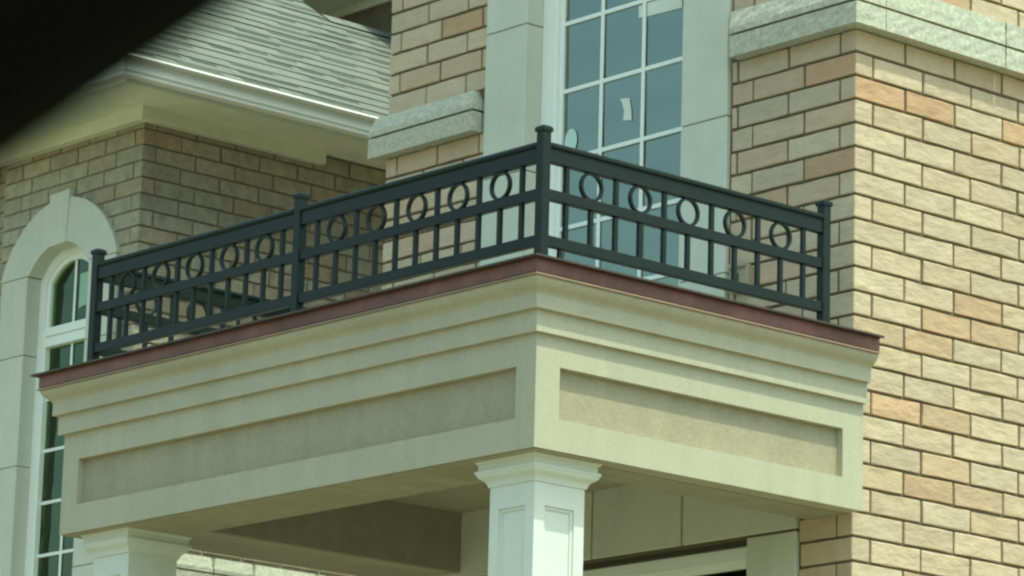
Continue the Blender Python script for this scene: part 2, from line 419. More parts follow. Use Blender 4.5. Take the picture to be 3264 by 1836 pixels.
# ---- lower wall under the porch: lintel stones, piers and window
js = [-2.350, -1.837, -1.347, -0.857, -0.264]
for i in range(4):
    box('lintel_stone', M_stone, house, js[i] + .004, js[i + 1] - .004, -0.012, 0.10, 3.976, 4.30, 0.003)
MB().box(-2.34, -0.27, -0.003, 0.09, 3.97, 4.30).make('lintel_joint', M_mortar, house)
for a, b in ((-2.350, -2.095), (-0.519, -0.264)):
    for z0, z1 in ((3.36, 3.966), (2.75, 3.356), (2.1, 2.746), (0.0, 2.096)):
        box('surround_stone', M_stone, house, a + .004, b - .003, -0.012, 0.2, z0, z1, 0.003)
    MB().box(a + .01, b - .006, -0.004, 0.09, 0, 3.972).make('surround_joint', M_mortar, house)
MB().box(-2.095, -0.519, 0.035, 0.10, 3.952, 3.976).make('lintel_shadow_gap', M_shadowgap, house)  # the gap's shadow painted as a dark strip above the frame
window(house, -2.095, -0.519, 1.0, 3.952, 0.05, 0.055, (-1.70, -1.307, -0.91), [3.2, 2.7, 2.2, 1.6], M_glass2, label='dark window under the porch roof with a white head frame')
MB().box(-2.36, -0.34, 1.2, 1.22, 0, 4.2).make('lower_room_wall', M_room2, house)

# ================================================================== PORCH ROOF
porch = root('porch_canopy', (-1.29, -0.78, 4.0), 'cream stucco porch roof with recessed panels and a brown copper edge', 'porch roof')
XL, XR, YF = -2.632, 0.049, -1.549
ZB, Z2, Z1, ZC, ZT = 4.003, 4.385, 4.459, 4.556, 4.618
PZ0, PZ1 = 4.109, 4.283
T = 0.31
def stile(x0, x1, y0, y1, z0, z1): bm_.box(x0, x1, y0, y1, z0, z1)
bm_ = MB()
# front beam: rails and stiles round the recess
stile(XL, XR, YF, YF + T, ZB, PZ0); stile(XL, XR, YF, YF + T, PZ1, Z2)
stile(XL, -2.532, YF, YF + T, PZ0, PZ1); stile(-0.049, XR, YF, -1.443, PZ0, PZ1)
bm_.make('front_beam', M_stucco, porch, center=(0, 0, 4))
bm_ = MB()
YS = YF + T
# the side beam starts behind the front beam; its recess runs into the corner stile
stile(-0.22, XR, YS, 0.0, ZB, PZ0); stile(-0.22, XR, YS, 0.0, PZ1, Z2)
stile(-0.22, XR, -0.103, 0.0, PZ0, PZ1)
bm_.make('side_beam', M_stucco, porch, center=(0, 0, 4))
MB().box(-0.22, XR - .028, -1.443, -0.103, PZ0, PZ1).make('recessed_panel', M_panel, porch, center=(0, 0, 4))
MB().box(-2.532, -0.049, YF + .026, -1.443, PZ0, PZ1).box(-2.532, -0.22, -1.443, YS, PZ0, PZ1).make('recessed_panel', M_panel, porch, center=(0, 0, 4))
MB().box(-2.49, -2.11, YS, 0.0, ZB, Z2).make('side_beam', M_stucco, porch, center=(0, 0, 4))
MB().box(-2.525, -2.49, YS, 0.0, ZB + .010, ZB + .05).make('drip_mould', M_stucco, porch)
MB().box(-2.575, -2.525, YS, 0, ZB + .018, ZB + .06).make('drip_mould', M_deck, porch)
# soffit boards under the beams
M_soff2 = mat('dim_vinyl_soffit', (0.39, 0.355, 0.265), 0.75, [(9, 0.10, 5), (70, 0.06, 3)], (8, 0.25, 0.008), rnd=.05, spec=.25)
k = 0
while XL + .012 + k * .1015 < XR - .02:
    a = XL + .012 + k * .1015
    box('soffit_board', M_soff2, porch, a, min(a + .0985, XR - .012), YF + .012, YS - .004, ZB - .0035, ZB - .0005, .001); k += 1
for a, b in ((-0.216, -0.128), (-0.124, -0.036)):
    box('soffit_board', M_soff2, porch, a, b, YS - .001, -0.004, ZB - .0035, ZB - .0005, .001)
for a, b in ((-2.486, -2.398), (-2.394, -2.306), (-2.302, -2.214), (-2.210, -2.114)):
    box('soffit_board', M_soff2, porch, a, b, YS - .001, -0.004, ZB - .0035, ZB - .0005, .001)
# cornice swept round the three sides
def sweep(profile, y_end=0.0, xl=XL, xr=XR, yf=YF):
    mb = MB(); rows = []
    for o, z in profile:
        rows.append([(xl - o, y_end, z), (xl - o, yf - o, z), (xr + o, yf - o, z), (xr + o, y_end, z)])
    mb.grid(rows, closed_rows=True)
    n = len(profile)
    mb.f.append(tuple(i * 4 for i in range(n))); mb.f.append(tuple(i * 4 + 3 for i in reversed(range(n))))
    return mb
prof = [(-0.2, Z2), (0.019, Z2), (0.019, Z1), (0.037, Z1), (0.037, 4.505)]
prof += [(0.039, 4.510), (0.044, 4.517), (0.062, 4.532), (0.070, 4.542), (0.073, 4.550)]
prof += [(0.073, ZC), (-0.2, ZC)]
sweep(prof).make('cornice', M_stucco, porch, center=(0, 0, 4))
hem = sweep([(0.0, ZC + .0005), (0.083, ZC + .0005), (0.083, ZC + .004), (0.079, ZC + .008), (0.0, ZC + .010)])
hem.make('copper_hem', M_hem, porch, center=(0, 0, 4))
sweep([(0.0, ZC + .0105), (0.078, ZC + .0105), (0.078, ZT - .007), (0.0, ZT - .007)]).make('copper_flashing', M_copper, porch, center=(0, 0, 4))
sweep([(0.0, ZT - .0065), (0.102, ZT - .0065), (0.102, ZT), (0.0, ZT + .002)]).make('drip_edge', mat('copper_lip_shade', (0.06, 0.04, 0.032), .5, (20, .2, 3)), porch, center=(0, 0, 4))  # top lip of the copper, its shadow line painted into the dark brown
MB().box(XL - .02, XR + .02, YF - .02, -0.0, ZC + .02, ZT - .004).make('deck', M_deck, porch)
M_lining = mat('brown_lining', (0.27, 0.245, 0.19), 0.8, [(12, .12, 4)])
MB().box(-2.1095, -2.103, YS, -.001, ZB + .001, 4.235).make('inner_lining', M_lining, porch)
# ceiling boards
n = 19; wdt = (XR - .27 + 2.11) / n
for i in range(n):
    x0 = -2.11 + i * wdt
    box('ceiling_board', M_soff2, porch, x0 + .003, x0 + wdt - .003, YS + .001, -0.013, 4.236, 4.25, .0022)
MB().box(-2.11, -.22, YS, 0, 4.25, 4.27).make('ceiling_backing', M_shadowgap, porch)

# ================================================================== COLUMNS
def capital(mb, x0, x1, y0, y1, prof):
    rows = []
    for o, z in prof: rows.append([(x0 - o, y0 - o, z), (x1 + o, y0 - o, z), (x1 + o, y1 + o, z), (x0 - o, y1 + o, z)])
    mb.grid(rows, closed_cols=True)
    n = len(mb.v); k = len(prof)
    mb.f.append((n - 4, n - 3, n - 2, n - 1)); b = n - 4 * k; mb.f.append((b + 3, b + 2, b + 1, b))
def column(x0, x1, y0, y1, label):
    cx, cy = (x0 + x1) / 2, (y0 + y1) / 2
    c = root('porch_column', (cx, cy, 0), label, 'column', 'square columns carrying the porch roof')
    zt = 3.915
    r = .012
    sh = MB().box(x0 + r, x1 - r, y0 + r, y1 - r, 0.25, zt)
    # stiles and rails on four faces leave recessed panels (top at 3.831)
    s = .033; zp = 3.838
    def face(ax, f, sign, a0, a1):
        def bx(a, b, c_, d_):
            lo, hi = sorted((f, f - sign * r))
            if ax == 'y': sh.box(a, b, lo, hi, c_, d_)
            else: sh.box(lo, hi, a, b, c_, d_)
        bx(a0, a0 + s, 0.25, zt); bx(a1 - s, a1, 0.25, zt); bx(a0 + s, a1 - s, zp, zt); bx(a0 + s, a1 - s, 0.25, 0.5)
    face('y', y0, -1, x0 + r, x1 - r); face('y', y1, 1, x0 + r, x1 - r)
    face('x', x1, 1, y0 + r, y1 - r); face('x', x0, -1, y0 + r, y1 - r)
    for (a, b) in ((x0, y0), (x1 - r, y0), (x0, y1 - r), (x1 - r, y1 - r)):
        sh.box(a, a + r, b, b + r, 0.25, zt)
    sh.make('shaft', M_column, c, center=(cx, cy, 2))
    # panel moulding, a thin raised bead inside each recess
    md = MB(); q = .011
    for (f, sg) in ((y0, -1), (y1, 1)):
        lo, hi = sorted((f - sg * .004, f - sg * r)); a0, a1 = x0 + r + s, x1 - r - s
        for (a, b, c_, d_) in ((a0, a1, zp - q, zp), (a0, a0 + q, .5, zp - q), (a1 - q, a1, .5, zp - q), (a0 + q, a1 - q, .5, .52)):
            md.prism([(a, c_), (b, c_), (b, d_), (a, d_)], 'y', lo + .003, hi)
    for (f, sg) in ((x1, 1), (x0, -1)):
        lo, hi = sorted((f - sg * .004, f - sg * r)); a0, a1 = y0 + r + s, y1 - r - s
        for (a, b, c_, d_) in ((a0, a1, zp - q, zp), (a0, a0 + q, .5, zp - q), (a1 - q, a1, .5, zp - q), (a0 + q, a1 - q, .5, .52)):
            md.prism([(a, c_), (b, c_), (b, d_), (a, d_)], 'x', lo, hi - .003 if sg > 0 else hi)
    md.make('panel_moulding', M_column, c, center=(cx, cy, 2))
    cp = MB()
    pr = [(0.001, zt), (0.006, zt), (0.006, zt + .006)]
    for k in range(0, 7):
        t = k / 6
        pr.append((0.008 + 0.026 * (t - .12 * math.sin(2 * math.pi * t)), zt + .008 + 0.032 * t))
    for k in range(0, 6):
        a = -math.pi / 2 + k / 5 * math.pi
        pr.append((0.034 + .005 * math.cos(a), zt + .048 + .007 * math.sin(a)))
    pr += [(0.030, zt + .056), (0.030, zt + .074), (0.034, zt + .076), (0.040, zt + .083), (0.040, 4.002)]
    capital(cp, x0, x1, y0, y1, pr); cp.make('capital', M_column, c, center=(cx, cy, 3.9))
    bs = MB(); capital(bs, x0, x1, y0, y1, [(.05, 0), (.05, .16), (.03, .19), (.006, .25)]); bs.make('base', M_column, c, center=(cx, cy, .1))
column(-0.264, -0.042, -1.460, -1.238, 'white square column under the near corner of the porch roof, half sunlit')
column(-2.525, -2.303, -1.460, -1.238, 'white square column under the far left end of the porch roof, beside the arched window')

# ================================================================== RAILING
rail = root('balcony_railing', (-1.29, -0.8, 4.62), 'low black metal railing with a row of rings on top of the porch roof', 'railing')
RX, RY, RXM, RXL, RYR = -0.015, -1.484, -1.32, -2.566, -0.141
def post(x, y):
    h = .0185
    p = MB().box(x - h, x + h, y - h, y + h, 4.616, 5.094).make('post', M_rail, rail, bevel=.003)
    cpm = MB(); capital(cpm, x - h, x + h, y - h, y + h, [(.001, 5.092), (.0035, 5.092), (.004, 5.103), (.002, 5.108), (-.006, 5.113), (-.015, 5.115)])
    cpm.make('post_cap', M_rail, rail)
posts = [(RX, RY), (RXM, RY), (RXL, RY), (RX, RYR), (RXL, -0.03)]
for x, y in posts: post(x, y)
_rg = None
def ring(cx, cy, ax):
    global _rg
    if _rg is None:
        mb = MB(); ro, ri, hw = .0508, .0425, .0075; rows = []
        for k in range(28):
            a = 2 * math.pi * k / 28; c_, s_ = math.cos(a), math.sin(a)
            rows.append([(ro * c_, -hw, ro * s_), (ro * c_, hw, ro * s_), (ri * c_, hw, ri * s_), (ri * c_, -hw, ri * s_)])
        mb.grid(rows, closed_cols=True, closed_rows=True)
        _rg = mb.mesh('ring'); _rg.materials.append(M_rail)
    o = link('ring', _rg, None, rail, (cx, cy, 4.9425))
    if ax == 'y': o.rotation_euler.z = math.pi / 2
def section(a, b, fixed, ax):
    """railing section from a to b along x (ax='x') or y"""
    lo, hi = min(a, b) + .0185, max(a, b) - .0185
    def bx(name, p0, p1, hw, z0, z1, bev=.002):
        if ax == 'x': box(name, M_rail, rail, p0, p1, fixed - hw, fixed + hw, z0, z1, bev)
        else: box(name, M_rail, rail, fixed - hw, fixed + hw, p0, p1, z0, z1, bev)
    bx('bottom_rail', lo, hi, .0125, 4.701, 4.738); bx('middle_rail', lo, hi, .0125, 4.860, 4.897)
    bx('top_rail', lo, hi, .0125, 4.989, 5.038); bx('top_rail_cap', lo, hi, .020, 5.038, 5.058, .006)
    n = 5; e = (hi - lo); sp = abs(b - a) * .1685
    st = (a + b) / 2 - sp * n / 2
    for k in range(n + 1):
        p = st + k * sp
        bx('baluster', p - .0086, p + .0086, .0086, 4.897, 4.989)
        if k < n:
            q = p + sp / 2
            if ax == 'x': ring(q, fixed, 'x')
            else: ring(fixed, q, 'y')
    for k in range(2 * n + 1):
        p = st + k * sp / 2
        bx('baluster', p - .0086, p + .0086, .0086, 4.738, 4.860)
    for p in (lo + .03, (lo + hi) / 2, hi - .03): pass
section(RXM, RX, RY, 'x'); section(RXL, RXM, RY, 'x'); section(RY, RYR, RX, 'y'); section(RY, -0.03, RXL, 'y')
# small foot bracket near the corner
box('foot_bracket', M_rail, rail, RX - .007, RX + .007, RY + .075, RY + .089, 4.618, 4.701, .001)

# ================================================================== LEFT WING
wing = root('neighbouring_brick_house', (-6.93, 1.80, 0), 'tan brick house behind on the left with an arched window and grey shingle roof', 'house')
WX, WY = -6.93, 1.80
AC, AZ_, RO, RI, HWI, HWO = -7.63, 6.27, 0.575, 0.33, 0.287, 0.535
ww = MB()
ww.box(WX - 1.295, AC - .40, WY + RC, WY + .3, 0, 7.3).box(AC + .40, WX - RC, WY + RC, WY + .3, 0, 7.3).box(AC - .40, AC + .40, WY + RC, WY + .3, 6.72, 7.3)
ww.box(WX - .3, WX - RC, WY + .3, 8.0, 0, 7.3)
ww.box(-12.5, WX - 1.295, WY + .15, WY + .3, 0, 7.3)
ww.make('mortar_wall', M_mortar2, wing)
ZV = 6.845
fw2 = MB(); nw = 0
def wbrick(x0, x1, y0, y1, z0, z1, near):
    global nw
    if x1 - x0 < .012 or y1 - y0 < .012: return
    if near and nw < 296:
        t = 0.0 if random.random() < .7 else random.uniform(.15, .8)
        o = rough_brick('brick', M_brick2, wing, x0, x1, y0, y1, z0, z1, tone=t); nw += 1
        j = random.uniform(-.0015, .0015); o.location.x += j; o.location.y += j
    else: fw2.box(x0, x1, y0, y1, z0, z1)
for c in range(-4, 76):
    zb = ZV - c * PIT + J / 2; zt = ZV - (c - 1) * PIT - J / 2; zm = (zb + zt) / 2
    if zb < .05 or zm > 7.24: continue
    if 4.68 < zm < 4.86: continue
    even = c % 2 == 0
    zt = min(zt, 7.25)
    near = zm > 4.85
    # B face
    ys = [WY, WY + (.255 if even else .09)]
    while ys[-1] < 7.8: ys.append(ys[-1] + .264)
    for i in range(len(ys) - 1):
        y0, y1 = ys[i] + (J / 2 if i else 0), ys[i + 1] - J / 2
        x0 = WX - .085 if i else (WX - .077 + J / 2 if even else WX - .236 + J / 2)
        wbrick(x0, WX, y0, y1, zb, zt, near and y0 < 3.62)
    # A face with the arched opening cut out
    js = [WX - .077, WX - .343, WX - .598, WX - .862, WX - 1.126, WX - 1.295] if even else [WX - .236, WX - .50, WX - .764, WX - 1.03, WX - 1.295]
    iv = [(js[i + 1] + J / 2, js[i] - J / 2) for i in range(len(js) - 1)]
    zz = zm - AZ_
    hw = 0
    if zm < 6.455: hw = HWO - .03
    elif zz < RO - .02: hw = math.sqrt(max(0, (RO - .02) ** 2 - (zz + .0) ** 2))
    if 6.80 < zm < 6.87: hw = max(hw, .085)
    if hw: iv = sub(iv, (AC - hw, AC + hw))
    for a, b in iv: wbrick(a, b, WY, WY + .085, zb, zt, near)
    x = WX - 1.295 + (.132 if even else 0)
    while x > -12.3:
        fw2.box(x - .264 + J, x, WY + .14, WY + .20, zb, zt); x -= .264
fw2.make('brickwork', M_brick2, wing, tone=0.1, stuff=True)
# arch stones
def arc_pts(r, a0, a1, n=14): return [(AC + r * math.cos(a0 + (a1 - a0) * i / n), AZ_ + r * math.sin(a0 + (a1 - a0) * i / n)) for i in range(n + 1)]
aS = math.asin(.185 / RO); aSi = math.asin(.185 / RI)
kx0, kx1 = -7.735, -7.552
def ang(r, x): return math.acos((x - AC) / r)
g_ = .002
vr = arc_pts(RO, aS, ang(RO, kx1 + .004)) + list(reversed(arc_pts(RI, aSi, ang(RI, kx1 - .012), 10)))
MB().prism(vr, 'y', WY - .022, WY + .14).make('arch_stone', M_stone, wing)
vl = arc_pts(RO, math.pi - aS, ang(RO, kx0 - .004)) + list(reversed(arc_pts(RI, math.pi - aSi, ang(RI, kx0 + .012), 10)))
MB().prism(vl, 'y', WY - .022, WY + .14).make('arch_stone', M_stone, wing)
MB().prism([(kx0 - .002, 6.878), (kx1 + .002, 6.885), (kx1 - .012, AZ_ + math.sqrt(RI ** 2 - (kx1 - .012 - AC) ** 2) - .004), (kx0 + .012, AZ_ + math.sqrt(RI ** 2 - (kx0 + .012 - AC) ** 2) - .004)], 'y', WY - .028, WY + .14).make('keystone', M_stone, wing, bevel=.003)
MB().prism(arc_pts(RO - .012, .4, math.pi - .4) + list(reversed(arc_pts(RI + .012, .7, math.pi - .7))), 'y', WY - .012, WY + .12).make('arch_joint', M_mortar2, wing)
for sx in (-1, 1):
    a, b = sorted((AC + sx * HWI, AC + sx * HWO))
    js = [6.452, 6.013, 5.402, 4.79, 4.18, 3.57, 2.9]
    for i in range(len(js) - 1): box('surround_stone', M_stone, wing, a, b, WY - .022, WY + .14, js[i + 1] + .003, js[i] - .001, .003)
    MB().box(a + .008, b - .008, WY - .012, WY + .12, 2.9, 6.45).make('surround_joint', M_mortar2, wing)
# arched window
wy = 1.87
aw = root('window'); aw.parent = wing; aw.location = Vector((AC, wy, 3.0)) - wing.location; aw['label'] = 'tall arched window with white frame and grid bars'
FR = .078
out = [(AC + HWI + .02, 3.0), (AC + HWI + .02, 6.40)] + arc_pts(RI + .015, aSi - .05, math.pi - aSi + .05, 20) + [(AC - HWI - .02, 6.40), (AC - HWI - .02, 3.0)]
ri2 = RI - FR; hi2 = HWI - FR; 
zi = AZ_ + math.sqrt(max(ri2 ** 2 - hi2 ** 2, 0))
ai = math.acos(hi2 / ri2)
inn = [(AC + hi2, 3.0), (AC + hi2, zi)] + arc_pts(ri2, ai, math.pi - ai, 20)[1:-1] + [(AC - hi2, zi), (AC - hi2, 3.0)]
# frame ring as a strip between two outlines resampled to the same count
def resample(pts, n):
    L_ = [0]
    for i in range(1, len(pts)): L_.append(L_[-1] + math.dist(pts[i], pts[i - 1]))
    o = []
    for k in range(n):
        t = L_[-1] * k / (n - 1); i = 1
        while i < len(L_) - 1 and L_[i] < t: i += 1
        f = (t - L_[i - 1]) / max(1e-9, L_[i] - L_[i - 1]); o.append((pts[i - 1][0] + (pts[i][0] - pts[i - 1][0]) * f, pts[i - 1][1] + (pts[i][1] - pts[i - 1][1]) * f))
    return o
def strip_outline(hw, r, zsp, n=24):
    zc = AZ_ + math.sqrt(max(r * r - hw * hw, 0)); a = math.acos(min(1, hw / r))
    return [(AC + hw, 6.165)] + arc_pts(r, a, math.pi - a, n) + [(AC - hw, 6.165)]
o_ = strip_outline(HWI + .01, RI + .010, 0); i_ = strip_outline(hi2, ri2, 0); m_ = strip_outline(hi2 + .028, ri2 + .028, 0)
fm = MB()
fm.grid([[(p[0], wy, p[1]) for p in o_], [(p[0], wy, p[1]) for p in m_], [(p[0], wy + .014, p[1]) for p in m_], [(p[0], wy + .014, p[1]) for p in i_], [(p[0], wy + .05, p[1]) for p in i_]])
fm.make('frame', M_white, aw)
fr2 = MB()
fr2.box(AC - HWI - .01, AC - hi2, wy, wy + .05, 3.0, 6.165).box(AC + hi2, AC + HWI + .01, wy, wy + .05, 3.0, 6.165)
fr2.box(AC - hi2, AC + hi2, wy - .006, wy + .05, 6.118, 6.165).box(AC - hi2, AC + hi2, wy - .006, wy + .05, 6.058, 6.108).box(AC - hi2, AC + hi2, wy + .006, wy + .05, 6.108, 6.118)
fr2.box(AC - hi2, AC + hi2, wy - .004, wy + .05, 3.0, 3.07)
fr2.make('frame', M_white, aw, bevel=.002)
gy = wy + .030
rows_ = [6.06, 5.773, 5.488, 5.201, 4.914, 4.627, 4.34, 4.05, 3.76, 3.47, 3.07]
box('muntin', M_white, aw, AC + .006 - .009, AC + .006 + .009, gy - .008, gy, 6.165, AZ_ + ri2 + .004, .002)
box('muntin', M_white, aw, AC + .006 - .009, AC + .006 + .009, gy - .008, gy, 3.07, 6.058, .002)
for z in rows_[1:-1]:
    box('muntin', M_white, aw, AC - hi2, AC + .006 - .009, gy - .0075, gy - .0005, z - .009, z + .009, .002)
    box('muntin', M_white, aw, AC + .006 + .009, AC + hi2, gy - .0075, gy - .0005, z - .009, z + .009, .002)
for k in range(len(rows_) - 1):
    for a, b in ((AC - hi2, AC + .006), (AC + .006, AC + hi2)):
        box('pane', M_glass2, aw, a, b, gy + .001, gy + .005, rows_[k + 1], rows_[k])
for sgn in (-1, 1):
    aa = arc_pts(ri2 + .01, math.pi / 2, ai if sgn > 0 else math.pi - ai, 10)
    MB().prism([(AC, 6.165)] + aa + [(AC + sgn * (hi2 + .005), 6.165)], 'y', gy + .001, gy + .005).make('pane', M_glass2, aw)
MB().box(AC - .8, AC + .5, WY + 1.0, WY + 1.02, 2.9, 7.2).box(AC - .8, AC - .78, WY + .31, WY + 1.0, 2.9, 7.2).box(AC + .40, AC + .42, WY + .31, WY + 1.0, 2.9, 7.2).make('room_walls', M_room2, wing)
# stone band low on the wing
for (z0, z1, ws) in ((4.692, 4.776, 0), (4.786, 4.868, .02)):
    for i, (a, b) in enumerate(((WY - PB, 2.35), (2.36, 2.62), (2.63, 3.05), (3.06, 3.5), (3.51, 4.2), (4.21, 5.6), (5.61, 7.9))):
        rough_block('band_stone', WX - .10, WX + PB, a, b, z0, z1, wing, M_sill, 300 + i + int(z0 * 100), wash=ws, faces='x')
MB().box(WX - .05, WX + PB - .012, WY - PB + .01, 7.9, 4.776, 4.786).make('band_joint', M_mortar2, wing)
for (z0, z1) in ((4.692, 4.776), (4.786, 4.868)):
    rough_block('band_stone', AC + HWO + .004, WX - .102, WY - PB, WY + .1, z0, z1, wing, M_sill, 411, faces='f')
    rough_block('band_stone', WX - 1.295, AC - HWO - .004, WY - PB, WY + .1, z0, z1, wing, M_sill, 412, faces='f')
    for i in range(4):
        rough_block('band_stone', WX - 1.31 - (i + 1) * 1.05, WX - 1.317 - i * 1.05, WY + .10, WY + .25, z0, z1, wing, M_sill, 420 + i, faces='f')
# frieze, soffit, gutter
FP = .05
FZ0, FZ1 = 7.142, 7.215
MB().box(WX - 1.35, WX + FP, WY - FP, WY + .001, FZ0, FZ1).box(WX + .001, WX + FP, WY + .001, 3.0, FZ0, FZ1).make('frieze_board', M_soffit, wing)
MB().box(WX + .001, WX + .02, 3.0, 7.0, FZ1 - .005, FZ1 + .03).make('frieze_strip', M_soffit, wing)
EO = .435
MB().box(-12.6, WX + EO, WY - EO, WY + .2, FZ1, FZ1 + .012).box(WX - .2, WX + EO, WY + .2, 7.5, FZ1, FZ1 + .012).make('soffit', M_soffit, wing)
# fascia + K style gutter, mitred at the corner
def gsweep(prof, ye=7.5, xe=-12.6):
    mb = MB(); rows = []
    for o, z in prof: rows.append([(xe, WY - o, z), (WX + o, WY - o, z), (WX + o, ye, z)])
    mb.grid(rows, closed_rows=True); n = len(prof)
    mb.f.append(tuple(i * 3 for i in range(n))); mb.f.append(tuple(i * 3 + 2 for i in reversed(range(n)))); return mb
gsweep([(EO - .02, 7.185), (EO + .004, 7.185), (EO + .004, 7.32), (EO - .02, 7.32)]).make('fascia', M_alum, wing, center=(WX, WY, 7.2))
gp = [(EO + .005, 7.203), (EO + .056, 7.203), (EO + .060, 7.208), (EO + .060, 7.215), (EO + .056, 7.220), (EO + .060, 7.222), (EO + .060, 7.227), (EO + .066, 7.232), (EO + .062, 7.280), (EO + .060, 7.286), (EO + .060, 7.291), (EO + .094, 7.294), (EO + .099, 7.300), (EO + .094, 7.309), (EO + .070, 7.313), (EO + .054, 7.30), (EO + .052, 7.23), (EO + .01, 7.212), (EO + .01, 7.30), (EO + .005, 7.30)]
gsweep(gp).make('gutter', M_white, wing, center=(WX, WY, 7.2))
# roof: hip with its eaves at the gutter
SL = 8 / 12
EXB, EYA, EZ = WX + EO + .045, WY - EO - .045, 7.318
def rz(dist): return EZ + dist * SL
ux = 1 / math.hypot(1, SL)      # horizontal run per metre of slope
RIDGE = 1.78                    # run up to the low ridge behind the front part
nrm = Vector((SL, 0, 1)).normalized()
up = MB()
# underlay slabs: side slope (faces +X) and front slope (faces -Y)
def slab(pts):
    n = len(up.v); up.v.extend(pts + [(p[0], p[1], p[2] - .05) for p in pts]); k = len(pts)
    up.f.append(tuple(range(n, n + k))); up.f.append(tuple(reversed(range(n + k, n + 2 * k))))
    for i in range(k): j = (i + 1) % k; up.f.append((n + i, n + j, n + k + j, n + k + i))
HR = 4.6
YV = 3.98                       # beyond this the slope stops at the low ridge
slab([(EXB, EYA, EZ - .01), (EXB, YV, EZ - .01), (EXB - HR, YV + 0, rz(HR) - .01), (EXB - HR, EYA + HR, rz(HR) - .01)] if EYA + HR < YV else [(EXB, EYA, EZ - .01), (EXB, YV, EZ - .01), (EXB - (YV - EYA), YV, rz(YV - EYA) - .01)])
slab([(EXB, YV, EZ - .01), (EXB, 9, EZ - .01), (EXB - RIDGE, 9, rz(RIDGE) - .01), (EXB - RIDGE, YV, rz(RIDGE) - .01)])
slab([(EXB, EYA, EZ - .01), (EXB - 2.7, EYA + 2.7, rz(2.7) - .01), (-12, EYA + 2.7, rz(2.7) - .01), (-12, EYA, EZ - .01)])
up.make('roof_underlay', M_under, wing)
# individual shingles on the side slope
E_ = 0.140
sh_far = MB(); ns = 0
_sc = {}
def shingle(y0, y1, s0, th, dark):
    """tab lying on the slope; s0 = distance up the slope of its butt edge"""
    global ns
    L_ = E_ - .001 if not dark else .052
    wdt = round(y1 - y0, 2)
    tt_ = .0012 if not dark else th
    x = EXB - s0 * ux; z = EZ + s0 * ux * SL
    k = (wdt, th, dark)
    if k not in _sc:
        mb = MB(); mb.prism([(-L_, 0), (0, 0), (0, th), (-L_, tt_)], 'y', -wdt / 2, wdt / 2); 
        mb.v = [(p[0], p[1], p[2]) for p in mb.v]
        _sc[k] = mb.mesh('shingle'); _sc[k].materials.append(M_shingle)
    if ns < 298 and y0 < 4.6 and s0 < 3.2:
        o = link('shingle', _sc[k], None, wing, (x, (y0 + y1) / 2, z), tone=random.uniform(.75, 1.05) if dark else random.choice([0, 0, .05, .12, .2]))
        o.rotation_euler.y = math.atan(SL); ns += 1
    else:
        mb = dk_far if dark else sh_far
        n = len(mb.v); c_, s_ = ux, SL * ux
        for (a, b, h) in ((0, y0, 0), (0, y1, 0), (-L_, y1, 0), (-L_, y0, 0), (0, y0, th), (0, y1, th), (-L_, y1, tt_), (-L_, y0, tt_)):
            mb.v.append((x + a * c_ + h * s_, b, z - a * s_ + h * c_))
        mb.f += [tuple(n + i for i in q) for q in ((0, 3, 2, 1), (4, 5, 6, 7), (0, 1, 5, 4), (1, 2, 6, 5), (2, 3, 7, 6), (3, 0, 4, 7))]
dk_far = MB()
rows_n = int(4.6 / ux / E_)
jobs = []
for r_ in range(rows_n):
    s0 = r_ * E_ - .02; run = s0 * ux
    y = EYA + run + .02; ymax = YV + .01 if run + E_ * ux > RIDGE + .02 else 5.4
    while y < ymax:
        wd = random.choice([.26, .31, .36, .44, .52, .60])
        jobs.append((y, min(y + wd - .004, ymax), s0, random.choice([.006, .006, .0075, .009]), False))
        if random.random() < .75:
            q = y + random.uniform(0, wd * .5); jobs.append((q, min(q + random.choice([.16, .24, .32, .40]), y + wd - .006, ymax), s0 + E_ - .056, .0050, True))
        y += wd
# nearest to the frame first so that the individual ones are those in view
def key(j_):
    yy, s_ = (j_[0] + j_[1]) / 2, j_[2]
    return (0 if (yy < 2.6 + s_ * .95 and s_ < 3.2) else 1, s_)
jobs.sort(key=key)
for j_ in jobs: shingle(*j_)
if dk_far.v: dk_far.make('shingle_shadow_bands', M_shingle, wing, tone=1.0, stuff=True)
# front slope of the hip, out of the photograph
for r_ in range(int(2.7 / ux / E_)):
    run = r_ * E_ * ux; x = EXB - run - .02; y = EYA + run; z = EZ + run * SL
    while x > -12.0:
        wd = random.choice([.3, .42, .55, .7]); th = random.choice([.006, .008, .010]); x2 = max(x - wd, -12.0)
        n = len(sh_far.v)
        for (a, b, h) in ((0, x, 0), (0, x2, 0), (E_, x2, 0), (E_, x, 0), (0, x, th), (0, x2, th), (E_, x2, .001), (E_, x, .001)):
            sh_far.v.append((b, y + a * ux - h * SL * ux, z + a * SL * ux + h * ux))
        sh_far.f += [tuple(n + i for i in q) for q in ((0, 3, 2, 1), (4, 5, 6, 7), (0, 1, 5, 4), (1, 2, 6, 5), (2, 3, 7, 6), (3, 0, 4, 7))]
        x -= wd + .004
sh_far.make('shingles', M_shingle, wing, tone=0.0, stuff=True)
# ridge cap of the low ridge
rc = MB()
cp_ = MB(); yy = YV
while yy < 6.5:
    x = EXB - RIDGE; z = rz(RIDGE)
    n = len(cp_.v)
    for y_ in (yy, yy + .155):
        h = .015
        for (dx_, dz_) in ((.10, -.10 * SL), (0, 0.002), (-.03, -.012)): cp_.v.append((x + dx_, y_, z + dz_ + h))
    cp_.f += [(n, n + 1, n + 4, n + 3), (n + 1, n + 2, n + 5, n + 4)]
    yy += .145
cp_.make('ridge_cap', M_shingle, wing, tone=0.0)
